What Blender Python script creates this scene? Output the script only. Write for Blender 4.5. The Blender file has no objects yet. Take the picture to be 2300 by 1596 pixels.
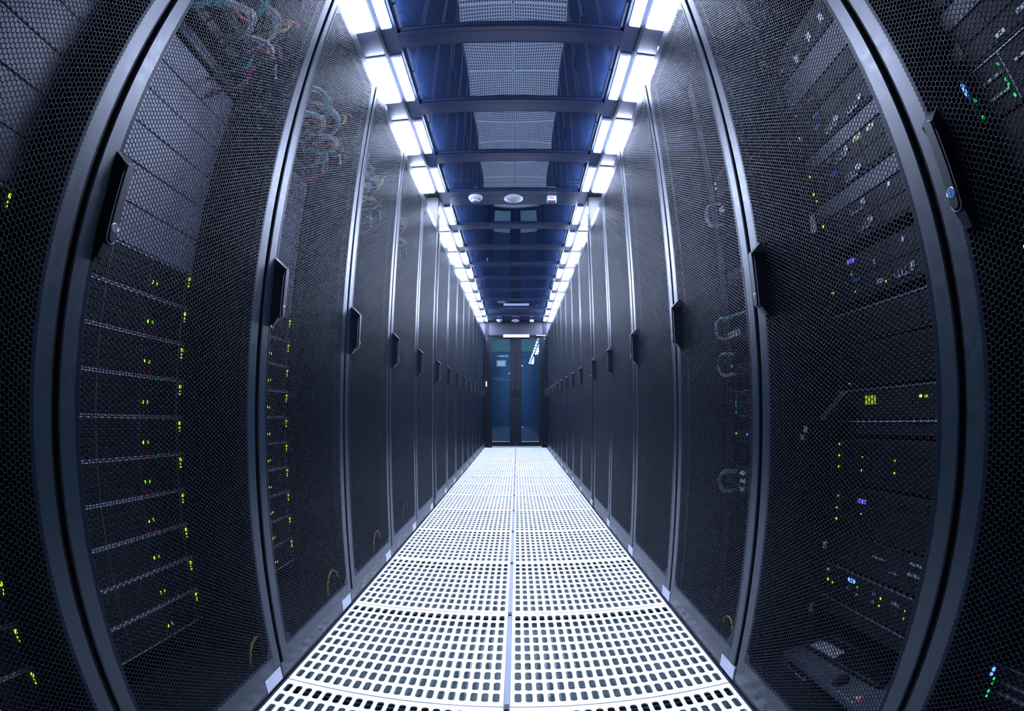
import bpy, math, random
import numpy as np
from mathutils import Matrix, Vector
random.seed(7)
SC = bpy.context.scene
COL = SC.collection
PI = math.pi

# ------------------------------------------------------------------ materials
def mat(name, base=(.5,.5,.5), rough=.5, metal=0., spec=.5, emit=None, es=1., noise=None, coat=0.):
    m = bpy.data.materials.new(name); m.use_nodes = True
    nt = m.node_tree; b = nt.nodes['Principled BSDF']
    b.inputs['Base Color'].default_value = (*base, 1); b.inputs['Roughness'].default_value = rough
    b.inputs['Metallic'].default_value = metal; b.inputs['Specular IOR Level'].default_value = spec
    if coat: b.inputs['Coat Weight'].default_value = coat; b.inputs['Coat Roughness'].default_value = .05
    if emit:
        b.inputs['Emission Color'].default_value = (*emit, 1); b.inputs['Emission Strength'].default_value = es
    if noise:                                   # wear: mottled colour and gloss with a shape of its own
        sc, amt, ra = noise
        tc = nt.nodes.new('ShaderNodeTexCoord'); n = nt.nodes.new('ShaderNodeTexNoise')
        n.inputs['Scale'].default_value = sc; n.inputs['Detail'].default_value = 5
        nt.links.new(tc.outputs['Object'], n.inputs['Vector'])
        mx = nt.nodes.new('ShaderNodeMix'); mx.data_type = 'RGBA'
        mx.inputs[6].default_value = (*[c*(1-amt) for c in base], 1); mx.inputs[7].default_value = (*[min(1, c*(1+amt)) for c in base], 1)
        nt.links.new(n.outputs['Fac'], mx.inputs[0]); nt.links.new(mx.outputs[2], b.inputs['Base Color'])
        mr = nt.nodes.new('ShaderNodeMapRange'); mr.inputs[1].default_value = .3; mr.inputs[2].default_value = .7
        mr.inputs[3].default_value = max(.03, rough-ra); mr.inputs[4].default_value = min(1, rough+ra)
        nt.links.new(n.outputs['Fac'], mr.inputs[0]); nt.links.new(mr.outputs[0], b.inputs['Roughness'])
    return m

def emitter(name, col, s):
    m = bpy.data.materials.new(name); m.use_nodes = True; nt = m.node_tree; nt.nodes.clear()
    e = nt.nodes.new('ShaderNodeEmission'); o = nt.nodes.new('ShaderNodeOutputMaterial')
    e.inputs[0].default_value = (*col, 1); e.inputs[1].default_value = s
    nt.links.new(e.outputs[0], o.inputs[0]); return m

def glassy(name, tint, ior, gcol=(1,1,1), rough=0.0, bloom_tint=None):
    m = bpy.data.materials.new(name); m.use_nodes = True; nt = m.node_tree; nt.nodes.clear()
    f = nt.nodes.new('ShaderNodeFresnel'); f.inputs[0].default_value = ior
    t = nt.nodes.new('ShaderNodeBsdfTransparent'); t.inputs[0].default_value = (*tint, 1)
    g = nt.nodes.new('ShaderNodeBsdfGlossy'); g.inputs[0].default_value = (*gcol, 1); g.inputs['Roughness'].default_value = rough
    x = nt.nodes.new('ShaderNodeMixShader'); o = nt.nodes.new('ShaderNodeOutputMaterial')
    nt.links.new(f.outputs[0], x.inputs[0]); nt.links.new(t.outputs[0], x.inputs[1]); nt.links.new(g.outputs[0], x.inputs[2])
    out=x.outputs[0]
    if bloom_tint:                                     # blue diffuse colour added in place of the bloom around the lamps
        d = nt.nodes.new('ShaderNodeBsdfDiffuse'); d.inputs[0].default_value = (*bloom_tint, 1)
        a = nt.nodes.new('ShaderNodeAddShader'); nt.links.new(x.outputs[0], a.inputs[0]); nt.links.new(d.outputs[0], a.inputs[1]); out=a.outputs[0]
    nt.links.new(out, o.inputs[0]); return m

LAMP = (.58, .68, 1.0)
M = dict(
 door=mat('cabinet_paint', (.0055,.0130,.0205), .36, spec=.44, noise=(60,.08,.05)),
 mesh=mat('perforated_steel', (.0038,.0070,.0135), .38, spec=.09),
 body=mat('cabinet_inner', (.005,.006,.008), .6, spec=.25),
 plinth=mat('plinth_paint', (.020,.026,.032), .3, noise=(9,.25,.14)),
 plate=mat('label_plate', (.62,.66,.74), .4, noise=(70,.2,.1)),
 handle=mat('handle_paint', (.005,.007,.011), .32, spec=.18), grip=mat('grip_paint', (.008,.010,.015), .28),
 chrome=mat('chrome', (.75,.78,.85), .18, metal=1),
 blue_cap=mat('blue_cap', (.02,.30,.75), .35),
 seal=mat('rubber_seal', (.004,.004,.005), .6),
 tile=mat('floor_panel_white', (.80,.82,.84), .35, noise=(25,.02,.04)),
 tilegap=mat('floor_grille_under', (.055,.085,.090), .35, noise=(14,.35,.15)),
 seam=mat('aluminium_joint', (.13,.155,.20), .45),
 ceil=mat('ceiling_paint', (.022,.038,.110), .32, spec=.5),
 ceild=mat('ceiling_groove', (.008,.011,.022), .5),
 roof=mat('upper_slab', (.04,.06,.14), .7, noise=(5,.4,.1)),
 ceilglass=glassy('ceiling_glass', (.14,.20,.38), 3.0, (.80,.90,1.0), bloom_tint=(.016,.032,.085)),
 doorglass=glassy('door_glass', (.60,.78,.88), 1.5, (.75,.85,1.0)),
 lamp=emitter('lamp_diffuser', LAMP, 175.),
 lamp2=emitter('lamp_tube', LAMP, 175.),
 endcap=mat('lamp_endcap', (.55,.6,.7), .3),
 white=mat('white_plastic', (.74,.76,.80), .35),
 offwhite=mat('off_white_plastic', (.62,.64,.68), .4),
 dark=mat('black_plastic', (.005,.006,.008), .5, spec=.25),
 device=mat('device_black', (.009,.010,.013), .55, spec=.25),
 deviceg=mat('device_grey', (.10,.11,.13), .45, metal=.3),
 blank=mat('blank_panel_paint', (.16,.17,.22), .42, noise=(40,.06,.05)),
 rail=mat('bright_steel', (.60,.66,.76), .35, metal=.5),
 thin=mat('steel_line', (.26,.30,.36), .4, metal=.4),
 shelf=mat('shelf_paint', (.13,.15,.19), .45), blankdark=mat('blank_panel_dark', (.085,.09,.12), .45),
 ug=mat('carrier_grey', (.42,.45,.50), .4, metal=.2),
 wall=mat('wall_paint_dark', (.030,.038,.060), .45, noise=(6,.1,.05)),
 header=mat('header_paint', (.010,.012,.020), .55, spec=.3), frame=mat('door_frame_paint', (.0035,.0055,.010), .5, spec=.10), tray=mat('lamp_tray_paint', (.014,.017,.030), .45),
 room=mat('outer_wall', (.10,.20,.24), .7),
 acpaint=mat('cooling_unit_paint', (.020,.050,.110), .35, spec=.3),
 screenframe=mat('screen_bezel', (.20,.23,.30), .4),
 teal=mat('teal_cable', (.02,.36,.34), .45), red=mat('red_cable', (.55,.04,.04), .45),
 yel=mat('yellow_cable', (.95,.62,.04), .4), maroon=mat('maroon_cable', (.30,.02,.07), .45),
 bluec=mat('blue_cable', (.02,.08,.40), .45), wcab=mat('white_cable', (.50,.56,.58), .45),
 bluelab=mat('blue_label', (.02,.13,.55), .4), yellab=mat('yellow_label', (.80,.80,.35), .5),
 redlab=mat('red_label', (.65,.07,.04), .5), wlab=mat('white_label', (.75,.75,.75), .5),
 orange=mat('orange_tray', (.75,.26,.05), .5),
 led=emitter('led_lime', (.55,1.,.02), 2.2), ledg=emitter('led_green', (.02,1.,.16), 1.6),
 leddim=emitter('led_dim_green', (.16,.30,.01), .35), ledr=emitter('led_red', (.6,.01,.06), .09), ledb=emitter('led_blue', (.08,.22,1.), 3.),
 lcdb=emitter('lcd_blue', (.12,.10,1.), 1.6), lcdy=emitter('lcd_lime', (.42,.60,.01), .7),
 redlit=emitter('red_display', (1.,.05,.09), 2.2), screen=emitter('screen_glow', (.42,.58,.85), .9),
 skin=mat('skin', (.45,.27,.2), .5), cloth=mat('dark_cloth', (.03,.035,.05), .8), cloth2=mat('grey_cloth', (.12,.13,.16), .8),
)

# ------------------------------------------------------------------ mesh helpers
class MB:
    def __init__(s): s.v=[]; s.f=[]; s.m=[]
    def add(s, v, f, mi=0):
        o=len(s.v); s.v+=[tuple(p) for p in v]; s.f+=[tuple(i+o for i in q) for q in f]; s.m+=[mi]*len(f); return s
    def box(s, a, b, mi=0, ch=0.0):
        x0,x1=sorted((a[0],b[0])); y0,y1=sorted((a[1],b[1])); z0,z1=sorted((a[2],b[2]))
        if ch<=0:
            v=[(x0,y0,z0),(x1,y0,z0),(x1,y1,z0),(x0,y1,z0),(x0,y0,z1),(x1,y0,z1),(x1,y1,z1),(x0,y1,z1)]
            return s.add(v,[(0,3,2,1),(4,5,6,7),(0,1,5,4),(1,2,6,5),(2,3,7,6),(3,0,4,7)],mi)
        c=min(ch,(x1-x0)/2.01,(y1-y0)/2.01,(z1-z0)/2.01); v=[];idx={}
        for X in (0,1):
            for Y in (0,1):
                for Z in (0,1):
                    for a_ in range(3):
                        p=[(x0,x1)[X],(y0,y1)[Y],(z0,z1)[Z]]
                        for t in range(3):
                            if t!=a_: p[t]+= c if (X,Y,Z)[t]==0 else -c
                        idx[(X,Y,Z,a_)]=len(v); v.append(tuple(p))
        f=[]
        def q(l,n):
            P=[Vector(v[i]) for i in l]; nn=(P[1]-P[0]).cross(P[2]-P[1])
            f.append(tuple(l) if nn.dot(Vector(n))>0 else tuple(reversed(l)))
        for a_ in range(3):
            o1,o2=[t for t in range(3) if t!=a_]
            for side in (0,1):
                l=[]
                for s1,s2 in ((0,0),(1,0),(1,1),(0,1)):
                    k=[0,0,0]; k[a_]=side;k[o1]=s1;k[o2]=s2; l.append(idx[(*k,a_)])
                n=[0,0,0]; n[a_]=1 if side else -1; q(l,n)
        for a_ in range(3):       # edges along axis a_
            o1,o2=[t for t in range(3) if t!=a_]
            for s1 in (0,1):
                for s2 in (0,1):
                    k0=[0,0,0];k0[o1]=s1;k0[o2]=s2;k1=list(k0);k1[a_]=1
                    n=[0,0,0];n[o1]=1 if s1 else -1;n[o2]=1 if s2 else -1
                    q([idx[(*k0,o1)],idx[(*k1,o1)],idx[(*k1,o2)],idx[(*k0,o2)]],n)
        for X in (0,1):
            for Y in (0,1):
                for Z in (0,1):
                    q([idx[(X,Y,Z,t)] for t in range(3)],(1 if X else -1,1 if Y else -1,1 if Z else -1))
        return s.add(v,f,mi)
    def tube(s, pts, r, n=8, mi=0, closed=False):
        P=[Vector(p) for p in pts]; N=len(P); rings=[]; up=Vector((0,0,1)); prev=None
        for i,p in enumerate(P):
            if closed: t=(P[(i+1)%N]-P[i-1])
            else: t=P[min(i+1,N-1)]-P[max(i-1,0)]
            t.normalize()
            if prev is None:
                a=t.cross(up); 
                if a.length<.01: a=t.cross(Vector((1,0,0)))
            else: a=prev-t*prev.dot(t)
            a.normalize(); prev=a.copy(); b=t.cross(a)
            rr=r[i] if isinstance(r,(list,tuple)) else r
            rings.append([p+a*math.cos(2*PI*k/n)*rr+b*math.sin(2*PI*k/n)*rr for k in range(n)])
        v=[q for g in rings for q in g]; f=[]
        for i in range(N if closed else N-1):
            j=(i+1)%N
            for k in range(n):
                l=(k+1)%n; f.append((i*n+k,i*n+l,j*n+l,j*n+k))
        if not closed: f+= [tuple(reversed(range(n))), tuple((N-1)*n+k for k in range(n))]
        return s.add(v,f,mi)
    def lathe(s, prof, c, axis='z', n=32, mi=0):
        v=[];f=[]
        for (r,h) in prof:
            for k in range(n):
                a=2*PI*k/n; u,w=r*math.cos(a),r*math.sin(a)
                if axis=='z': v.append((c[0]+u,c[1]+w,c[2]+h))
                elif axis=='x': v.append((c[0]+h,c[1]+u,c[2]+w))
                else: v.append((c[0]+u,c[1]+h,c[2]+w))
        m=len(prof)
        for i in range(m-1):
            for k in range(n): f.append((i*n+k,i*n+(k+1)%n,(i+1)*n+(k+1)%n,(i+1)*n+k))
        f.append(tuple(reversed(range(n)))); f.append(tuple((m-1)*n+k for k in range(n)))
        return s.add(v,f,mi)
    def build(s, name, mats, parent=None, smooth=False):
        me=bpy.data.meshes.new(name); me.from_pydata(s.v,[],s.f); 
        if not isinstance(mats,(list,tuple)): mats=[mats]
        for m in mats: me.materials.append(m)
        if len(mats)>1: me.polygons.foreach_set('material_index', s.m)
        if smooth: me.polygons.foreach_set('use_smooth',[True]*len(me.polygons))
        me.update()
        return link(name, me, parent)

def link(name, data, parent=None):
    o=bpy.data.objects.new(name, data); COL.objects.link(o)
    if parent is not None: o.parent=parent
    return o
def tag(o, label=None, cat=None, group=None, kind=None):
    if label is not None: o['label']=label
    if cat is not None: o['category']=cat
    if group is not None: o['group']=group
    if kind is not None: o['kind']=kind
    return o
def empty(name, loc=(0,0,0), rz=0.):
    o=link(name,None); o.empty_display_size=.05; o.location=loc; o.rotation_euler=(0,0,rz); return o
def structure(o): o['kind']='structure'; return o
KIDS={}
def kids(o): return [c for c in bpy.data.objects if c.parent==o]
def copy_tree(o, parent=None):
    c=o.copy(); COL.objects.link(c); c.parent=parent
    for k in KIDS.setdefault(o.name, kids(o)): copy_tree(k, c)
    return c
def box(name,a,b,m,parent=None,ch=0.): return MB().box(a,b,0,ch).build(name,m,parent)

def spline(pts, n=10):
    P=[Vector(p) for p in pts]; P=[P[0]*2-P[1]]+P+[P[-1]*2-P[-2]]; out=[]
    for i in range(1,len(P)-2):
        for k in range(n):
            t=k/n; a,b,c,d=P[i-1:i+3]
            out.append(.5*((2*b)+(c-a)*t+(2*a-5*b+4*c-d)*t*t+(-a+3*b-3*c+d)*t**3))
    out.append(P[-2]); return out

# ------------------------------------------------------------------ dimensions (metres)
XF = .582            # plane of the cabinet doors, left and right of the aisle
GX = .015            # gap between doors
CZ = 2.392           # underside of the ceiling frame
DT, DB = 2.105, .056 # top and bottom of a cabinet door
WY = 8.85            # end wall
Y0 = -.228           # start of the first cabinet in view
STARTS = [Y0+.6*k for k in range(6)] + [3.4475+.6*k for k in range(9)]

# ------------------------------------------------------------------ perforated sheet (one honeycomb mesh shared by all doors)
PZ=.009; PX=PZ*math.sqrt(3)/2
NC, NR = 64, 217
def honeycomb():
    R=PZ/math.sqrt(3); r=R*.865; dep=.0016
    cols=np.arange(-1,NC+1); rows=np.arange(-1,NR+1)
    ci,ri=np.meshgrid(cols,rows,indexing='ij'); ci=ci.ravel(); ri=ri.ravel()
    y=(ci-(NC-1)/2)*PX; z=(ri-(NR-1)/2)*PZ + np.where(ci%2==1,PZ/2,0)
    solid=(ci<0)|(ci>=NC)|(ri<0)|(ri>=NR-(ci%2==1))
    hw,hh=NC*PX/2,NR*PZ/2
    solid|=((hw-np.abs(y))+(hh-np.abs(z))*.9<.030)
    a=np.arange(6)*PI/3; cs,sn=np.cos(a),np.sin(a)
    V=[];F=[]
    yo=y[~solid];zo=z[~solid];n=len(yo)
    O=np.stack([np.zeros((n,6)),yo[:,None]+R*cs,zo[:,None]+R*sn],-1)
    I=np.stack([np.zeros((n,6)),yo[:,None]+r*cs,zo[:,None]+r*sn],-1)
    B=I.copy(); B[...,0]=-dep
    verts=np.concatenate([O,I,B],1).reshape(-1,3)
    base=(np.arange(n)*18)[:,None]; k=np.arange(6); l=(k+1)%6
    q1=np.stack([base+k,base+l,base+6+l,base+6+k],-1).reshape(-1,4)
    q2=np.stack([base+6+k,base+6+l,base+12+l,base+12+k],-1).reshape(-1,4)
    quads=np.concatenate([q1,q2])
    ys=y[solid];zs=z[solid];m=len(ys)
    S=np.stack([np.zeros((m,6)),ys[:,None]+R*cs,zs[:,None]+R*sn],-1).reshape(-1,3)
    hexs=(np.arange(m)*6)[:,None]+k+len(verts)
    verts=np.concatenate([verts,S])
    me=bpy.data.meshes.new('perforated_sheet')
    nq,nh=len(quads),len(hexs)
    me.vertices.add(len(verts)); me.vertices.foreach_set('co',verts.ravel())
    loops=np.concatenate([quads.ravel(),hexs.ravel()]).astype(np.int32)
    me.loops.add(len(loops)); me.loops.foreach_set('vertex_index',loops)
    me.polygons.add(nq+nh)
    me.polygons.foreach_set('loop_start',np.concatenate([np.arange(nq)*4,nq*4+np.arange(nh)*6]).astype(np.int32))
    me.update(calc_edges=True); me.materials.append(M['mesh']); return me
HONEY=honeycomb()

# A cabinet in its own frame: x = outward (towards the aisle), y = along, origin at base centre of the door plane
def make_cabinet():
    root=empty('server_cabinet')
    W=.6-GX; h=W/2
    # body: open-fronted shell
    b=MB(); D0,D1=-.036,-1.08; bz0,bz1=.056,2.10; hw=.2985
    b.box((D0,-hw,bz0),(D1,-hw+.004,bz1)); b.box((D0,hw-.004,bz0),(D1,hw,bz1))
    b.box((D0,-hw,bz1-.004),(D1,hw,bz1)); b.box((D0,-hw,bz0),(D1,hw,bz0+.004)); b.box((D1,-hw,bz0),(D1+.004,hw,bz1))
    for s in (-1,1):
        b.box((D0,s*hw,bz0),(D0-.03,s*(hw-.034),bz1))                     # front uprights
        b.box((-.194,s*(hw-.004),bz0),(-.196,s*(hw-.06),bz1))         # mounting rails
    b.box((D0,-hw,bz1-.034),(D0-.03,hw,bz1)); b.box((D0,-hw,bz0),(D0-.03,hw,bz0+.03))
    b.build('cabinet_body',M['body'],root)
    # header strip above the door
    box('header_strip',(-.012,-.2985,2.1065),(-.05,.2985,2.142),M['door'],root,.002)
    MB().lathe([(.016,0),(.0175,.001),(.014,.0022)],(-.0118,-.085,2.1245),'x',24).build('round_badge',M['offwhite'],root)
    # plinth with its label
    box('plinth',(-.006,-.2985,.0),(-.04,.2985,.0545),M['plinth'],root,.0015)
    box('plinth_label',(-.0045,.200,.008),(-.0062,.292,.047),M['plate'],root)
    # door frame
    mw,mh=NC*PX/2-.001,NR*PZ/2-.001; zc=(DT+DB)/2
    d=MB(); T=-.020
    for s in (-1,1):
        d.box((0,s*h,DB),(T,s*(mw),DT),0,.0025)
    d.box((0,-mw-.004,DT),(T,mw+.004,zc+mh),0,.0025); d.box((0,-mw-.004,DB),(T,mw+.004,zc-mh),0,.0025)
    for s in (-1,1):                                                       # rolled inner lip
        d.box((T,s*(mw+.004),DB+.02),(T-.002,s*(h-.004),DT-.02),0)
    door=d.build('cabinet_door',M['door'],root)
    p=link('perforated_sheet',HONEY,door); p.location=(.0006,0,zc)
    s_=MB()
    for s in (-1,1): s_.box((-.0165,s*(h+.0003),DB),(-.0195,s*.2996,DT))
    s_.build('rubber_seal',M['seal'],door)
    # handle: long swing handle with a faceted head, recess and lock
    hy=-h+.050; z0,z1=.945,1.108
    hb=MB()
    prof=[(z0-.006,.010,.006),(z0+.012,.015,.020),(z0+.03,.016,.024),(z1-.045,.0165,.026),(z1-.027,.0205,.031),(z1,.0215,.004)]
    v=[];f=[]
    for (z,w,x) in prof:
        v+=[(0,-w,z),(0,w,z),(x,w*.62,z),(x,-w*.62,z)]
    for i in range(len(prof)-1):
        for k in range(4):
            l=(k+1)%4; f.append((i*4+k,i*4+l,i*4+4+l,i*4+4+k))
    f+=[(3,2,1,0),tuple(range(len(v)-4,len(v)))]
    hb.add([(a,b_+hy,c) for a,b_,c in v],f)
    hd=hb.build('handle',M['handle'],door)
    bar=MB(); pts=[]
    def stad(w,za,zb,x,n=10):
        o=[]
        for k in range(n+1): a=PI*k/n; o.append((x,hy+w*math.cos(a),zb+w*math.sin(a)))
        for k in range(n+1): a=PI+PI*k/n; o.append((x,hy+w*math.cos(a),za+w*math.sin(a)))
        return o
    a_=stad(.0092,z0+.022,z1-.032,.0265); b_=stad(.0078,z0+.022,z1-.032,.0325); n=len(a_)
    bar.add(a_+b_,[(k,(k+1)%n,n+(k+1)%n,n+k) for k in range(n)]+[tuple(range(n,2*n))])
    bar.build('handle_grip',M['grip'],door)
    rim=MB().tube([(x-.001,y,z) for x,y,z in stad(.0098,z0+.022,z1-.032,.028)],.0009,6,0,True)
    rim.build('grip_rim',M['thin'],door,True)
    lk=MB().lathe([(.0088,0),(.0088,.0022),(.0072,.0028),(.0066,.0018)],(.0300,hy,z0+.035),'x',28,0)
    lk.lathe([(.0062,0),(.0058,.0006)],(.0319,hy,z0+.035),'x',24,1)
    lk.box((.0325,hy-.0008,z0+.031),(.0329,hy+.0008,z0+.039),2)
    lk.build('lock',[M['chrome'],M['thin'],M['dark']],door)
    return root, door

proto,pdoor=make_cabinet()
ORD=['nearest the camera','second from the camera','third from the camera','fourth from the camera','fifth from the camera','last before the dark pillar']
ORD2=['first beyond the dark pillar','second beyond the dark pillar','third beyond the dark pillar','fourth beyond the dark pillar','fifth beyond the dark pillar',
      'fourth from the glass doors','third from the glass doors','second from the glass doors','beside the glass doors']
CABS={}
blue_locks={('left',3),('right',0),('right',3)}
bluemesh=None
for side,s in (('left',-1),('right',1)):
    for k,y in enumerate(STARTS):
        r=proto if (side=='left' and k==0) else copy_tree(proto)
        r.location=(s*XF,y+.3,0); r.rotation_euler=(0,0,0 if s<0 else PI)
        o=ORD[k] if k<6 else ORD2[k-6]
        tag(r,'black server cabinet with perforated door, %s row, %s'%(side,o),'server cabinet',
            'server cabinets along the %s side of the aisle'%side)
        CABS[(side,k)]=r
# (the blue lock caps of a few doors)
for (side,k) in blue_locks:
    dr=[c for c in kids(CABS[(side,k)]) if c.name.startswith('cabinet_door')][0]
    for c in kids(dr):
        if c.name.startswith('lock'):
            if bluemesh is None:
                bluemesh=c.data.copy(); bluemesh.materials[1]=M['blue_cap']
            c.data=bluemesh; c['label']='blue lock cap'

# ------------------------------------------------------------------ floor
def tile_mesh():
    W,D=.5705,.5955; nc,nr=20,10; px=.0280; py=.0570; hx,hy=.0089,.0213; rc=.0070; th=.003
    mb=MB(); x0=-nc*px/2; y0=-nr*py/2
    hole=[]
    for (cx,cy,a0) in ((hx-rc,hy-rc,0),(-(hx-rc),hy-rc,90),(-(hx-rc),-(hy-rc),180),(hx-rc,-(hy-rc),270)):
        for t in (0,30,60,90): a=math.radians(a0+t); hole.append((cx+rc*math.cos(a),cy+rc*math.sin(a)))
    cx_,cy_=px/2,py/2
    outer=[(cx_,hy-rc),(cx_,(hy-rc+cy_)/2),(cx_,cy_),(hx-rc,cy_),(-(hx-rc),cy_),(-cx_,cy_),(-cx_,(hy-rc+cy_)/2),(-cx_,hy-rc),
           (-cx_,-(hy-rc)),(-cx_,-(hy-rc+cy_)/2),(-cx_,-cy_),(-(hx-rc),-cy_),(hx-rc,-cy_),(cx_,-cy_),(cx_,-(hy-rc+cy_)/2),(cx_,-(hy-rc))]
    n=16
    for i in range(nc):
        for j in range(nr):
            ox=x0+(i+.5)*px; oy=y0+(j+.5)*py
            v=[(ox+a,oy+b,0) for a,b in outer]+[(ox+a,oy+b,0) for a,b in hole]+[(ox+a,oy+b,-th) for a,b in hole]
            mb.add(v,[(k,(k+1)%n,n+(k+1)%n,n+k) for k in range(n)]+[(n+k,n+(k+1)%n,2*n+(k+1)%n,2*n+k) for k in range(n)])
    X,Y=nc*px/2,nr*py/2
    for a,b in (((-W/2,-D/2),(W/2,-Y)),((-W/2,Y),(W/2,D/2)),((-W/2,-Y),(-X,Y)),((X,-Y),(W/2,Y))):
        mb.add([(a[0],a[1],0),(b[0],a[1],0),(b[0],b[1],0),(a[0],b[1],0)],[(0,1,2,3)])
    for a,b in (((-W/2,-D/2),(W/2,-D/2)),((W/2,-D/2),(W/2,D/2)),((W/2,D/2),(-W/2,D/2)),((-W/2,D/2),(-W/2,-D/2))):
        mb.add([(a[0],a[1],0),(b[0],b[1],0),(b[0],b[1],-.025),(a[0],a[1],-.025)],[(3,2,1,0)])
    return mb
fl=MB().box((-1.7,-1.45,-.034),(1.7,WY+.02,-.05)); 
floor=structure(fl.build('floor',M['tilegap']))
tile=tile_mesh().build('perforated_floor_panel',M['tile'],floor)
first=True
ys=[.98-.6*4+.6*j+.3 for j in range(17)]
for y in ys:
    for s in (-1,1):
        t=tile if first else tile.copy()
        if not first: COL.objects.link(t)
        t.location=(s*.2935,y,0); first=False
sm=MB().box((-.0075,-1.44,-.012),(.0075,8.78,-.004)).build('centre_joint',M['seam'],floor)
scr=None
for y in [.98-.6*4+.6*j for j in range(1,17)]:
    o=MB().box((-.0055,-.012,-.004),(.0055,.012,.001)).build('joint_screw',M['dark'],floor) if scr is None else scr.copy()
    if scr is not None: COL.objects.link(o)
    scr=scr or o; o.location=(0,y,0)
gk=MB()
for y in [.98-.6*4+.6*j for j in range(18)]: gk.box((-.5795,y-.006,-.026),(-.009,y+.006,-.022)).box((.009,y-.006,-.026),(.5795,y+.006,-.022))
gk.build('joint_shade_strip',M['seal'],floor)  # black strips added under the panel gaps to stand for their shade
box('threshold_strip',(-.575,8.782,-.02),(.575,WY,.004),M['tile'],floor)
for s,n in ((-1,'left'),(1,'right')):
    structure(box('baseboard_'+n,(s*.5815,-1.44,-.03),(s*.587,WY,-.001),M['ceild']))
structure(box('floor_outer',(-1.6,WY+.06,-.03),(1.6,10.36,.0),M['tile']))

# ------------------------------------------------------------------ ceiling
ceil=MB()
for s in (-1,1): ceil.box((s*.512,-1.45,CZ),(s*.585,WY,CZ+.03))
ceiling=structure(ceil.build('ceiling',M['ceil']))
gr=MB()
for s in (-1,1):
    gr.box((s*.585,-1.45,CZ-.012),(s*.600,WY,CZ+.03)); 
gr.build('edge_trim',M['ceild'],ceiling)
for s in (-1,1): box('lamp_tray',(s*.600,-1.45,CZ+.004),(s*.765,WY,CZ+.03),M['tray'],ceiling)
beams=[(.372+.6*k,.117) for k in range(-3,5)]+[(3.43,.26)]+[(4.052+.6*k,.117) for k in range(8)]+[(8.72,.26)]
bmesh_={}
for (y,w) in beams:
    if w not in bmesh_:
        h=w/2; b=MB(); 
        b.box((-.512,-h+.004,CZ-.001),(.512,h-.004,CZ+.03),0,.002)
        for e in (-h,h): b.box((-.50,e-.011,CZ+.006),(.50,e+.011,CZ+.03),0,.002)
        for e in (-h,h): b.box((-.50,e-.0022+math.copysign(.0005,e),CZ+.001),(.50,e+.0022,CZ+.02),1)
        b.box((-.505,-h*.42-.002,CZ-.0016),(.505,-h*.42+.002,CZ),1)
        bmesh_[w]=b.build('ceiling_beam',[M['ceil'],M['ceild']],ceiling); o=bmesh_[w]
    else: o=bmesh_[w].copy(); COL.objects.link(o)
    o.location=(0,y,0)
edges=sorted(beams); pan={}
for (a,wa),(b,wb) in zip(edges[:-1],edges[1:]):
    y0,y1=a+wa/2+.004,b-wb/2-.004; L=round(y1-y0,3)
    # glass pane with a very slight bow, as sheets on a frame have
    if L not in pan:
        nx,ny=14,8; v=[];f=[]
        for i in range(nx+1):
            for j in range(ny+1):
                u,w=i/nx,j/ny; v.append((-.51+1.02*u,(w-.5)*L,.0006*math.sin(PI*u*3)*math.sin(PI*w)))
        for i in range(nx):
            for j in range(ny):
                a_=i*(ny+1)+j; f.append((a_,a_+1,a_+ny+2,a_+ny+1))
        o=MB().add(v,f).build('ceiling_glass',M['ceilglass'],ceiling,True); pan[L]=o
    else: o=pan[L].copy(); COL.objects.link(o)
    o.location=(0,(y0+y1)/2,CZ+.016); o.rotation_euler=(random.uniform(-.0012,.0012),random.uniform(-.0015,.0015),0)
structure(box('ceiling_upper',(-1.7,-1.5,3.05),(1.7,11.6,3.1),M['roof']))

# fascia above the cabinets, behind the lamps
for s,n in ((-1,'left'),(1,'right')):
    structure(box('trim_'+('1' if s<0 else '2'),(s*.765,-1.45,2.142),(s*.785,WY,CZ+.03),M['wall']))
    structure(box('wall_'+n,(s*1.665,-1.45,-.05),(s*1.70,11.6,3.05),M['wall']))
    o=structure(box('wall_%s_near'%n,(s*.585,-1.45,-.0005),(s*.62,Y0-.002,2.142),M['wall']))
structure(box('wall_back',(-1.7,-1.50,-.05),(1.7,-1.452,3.05),M['wall']))

# lamps
def make_lamp():
    r=empty('ceiling_light')
    f=MB(); f.box((-.058,-.197,.0),(.058,.197,.0125),0,.002); f.box((.083,-.197,0),(.135,.197,.0125),0,.002)
    f.build('lamp_housing',M['endcap'],r)
    MB().box((-.052,-.190,-.012),(.052,.190,.0),0,.003).build('wide_diffuser',M['lamp'],r)
    MB().box((.086,-.186,-.008),(.132,.186,.0),0,.002).build('narrow_diffuser',M['lamp2'],r)
    for s in (-1,1): MB().box((.085,s*.197,-.007),(.133,s*.187,.002),0,.002).build('end_cap',M['endcap'],r)
    return r
lp=None
LY=[.67,1.27,1.87,2.47,3.07]+[3.75+.6*k for k in range(9)]
names=['first above the camera','second in view from the camera','third in view from the camera','fourth in view from the camera','last before the dark pillar']
names2=['first beyond the dark pillar','second beyond the dark pillar','third beyond the dark pillar','fourth beyond the dark pillar','fifth beyond the dark pillar','fourth from the glass doors','third from the glass doors','second from the glass doors','closest to the glass doors']
for s,n in ((-1,'left'),(1,'right')):
    for i,y in enumerate(LY):
        o=make_lamp() if lp is None else copy_tree(lp)
        lp=lp or o
        o.location=(s*.6605,y,CZ-.0095); o.rotation_euler=(0,0,0 if s<0 else PI)
        w=names[i] if i<5 else names2[i-5]
        tag(o,'glowing white double ceiling lamp, %s side, %s'%(n,w),'light','lamps along the %s edge of the ceiling'%n)

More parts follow.
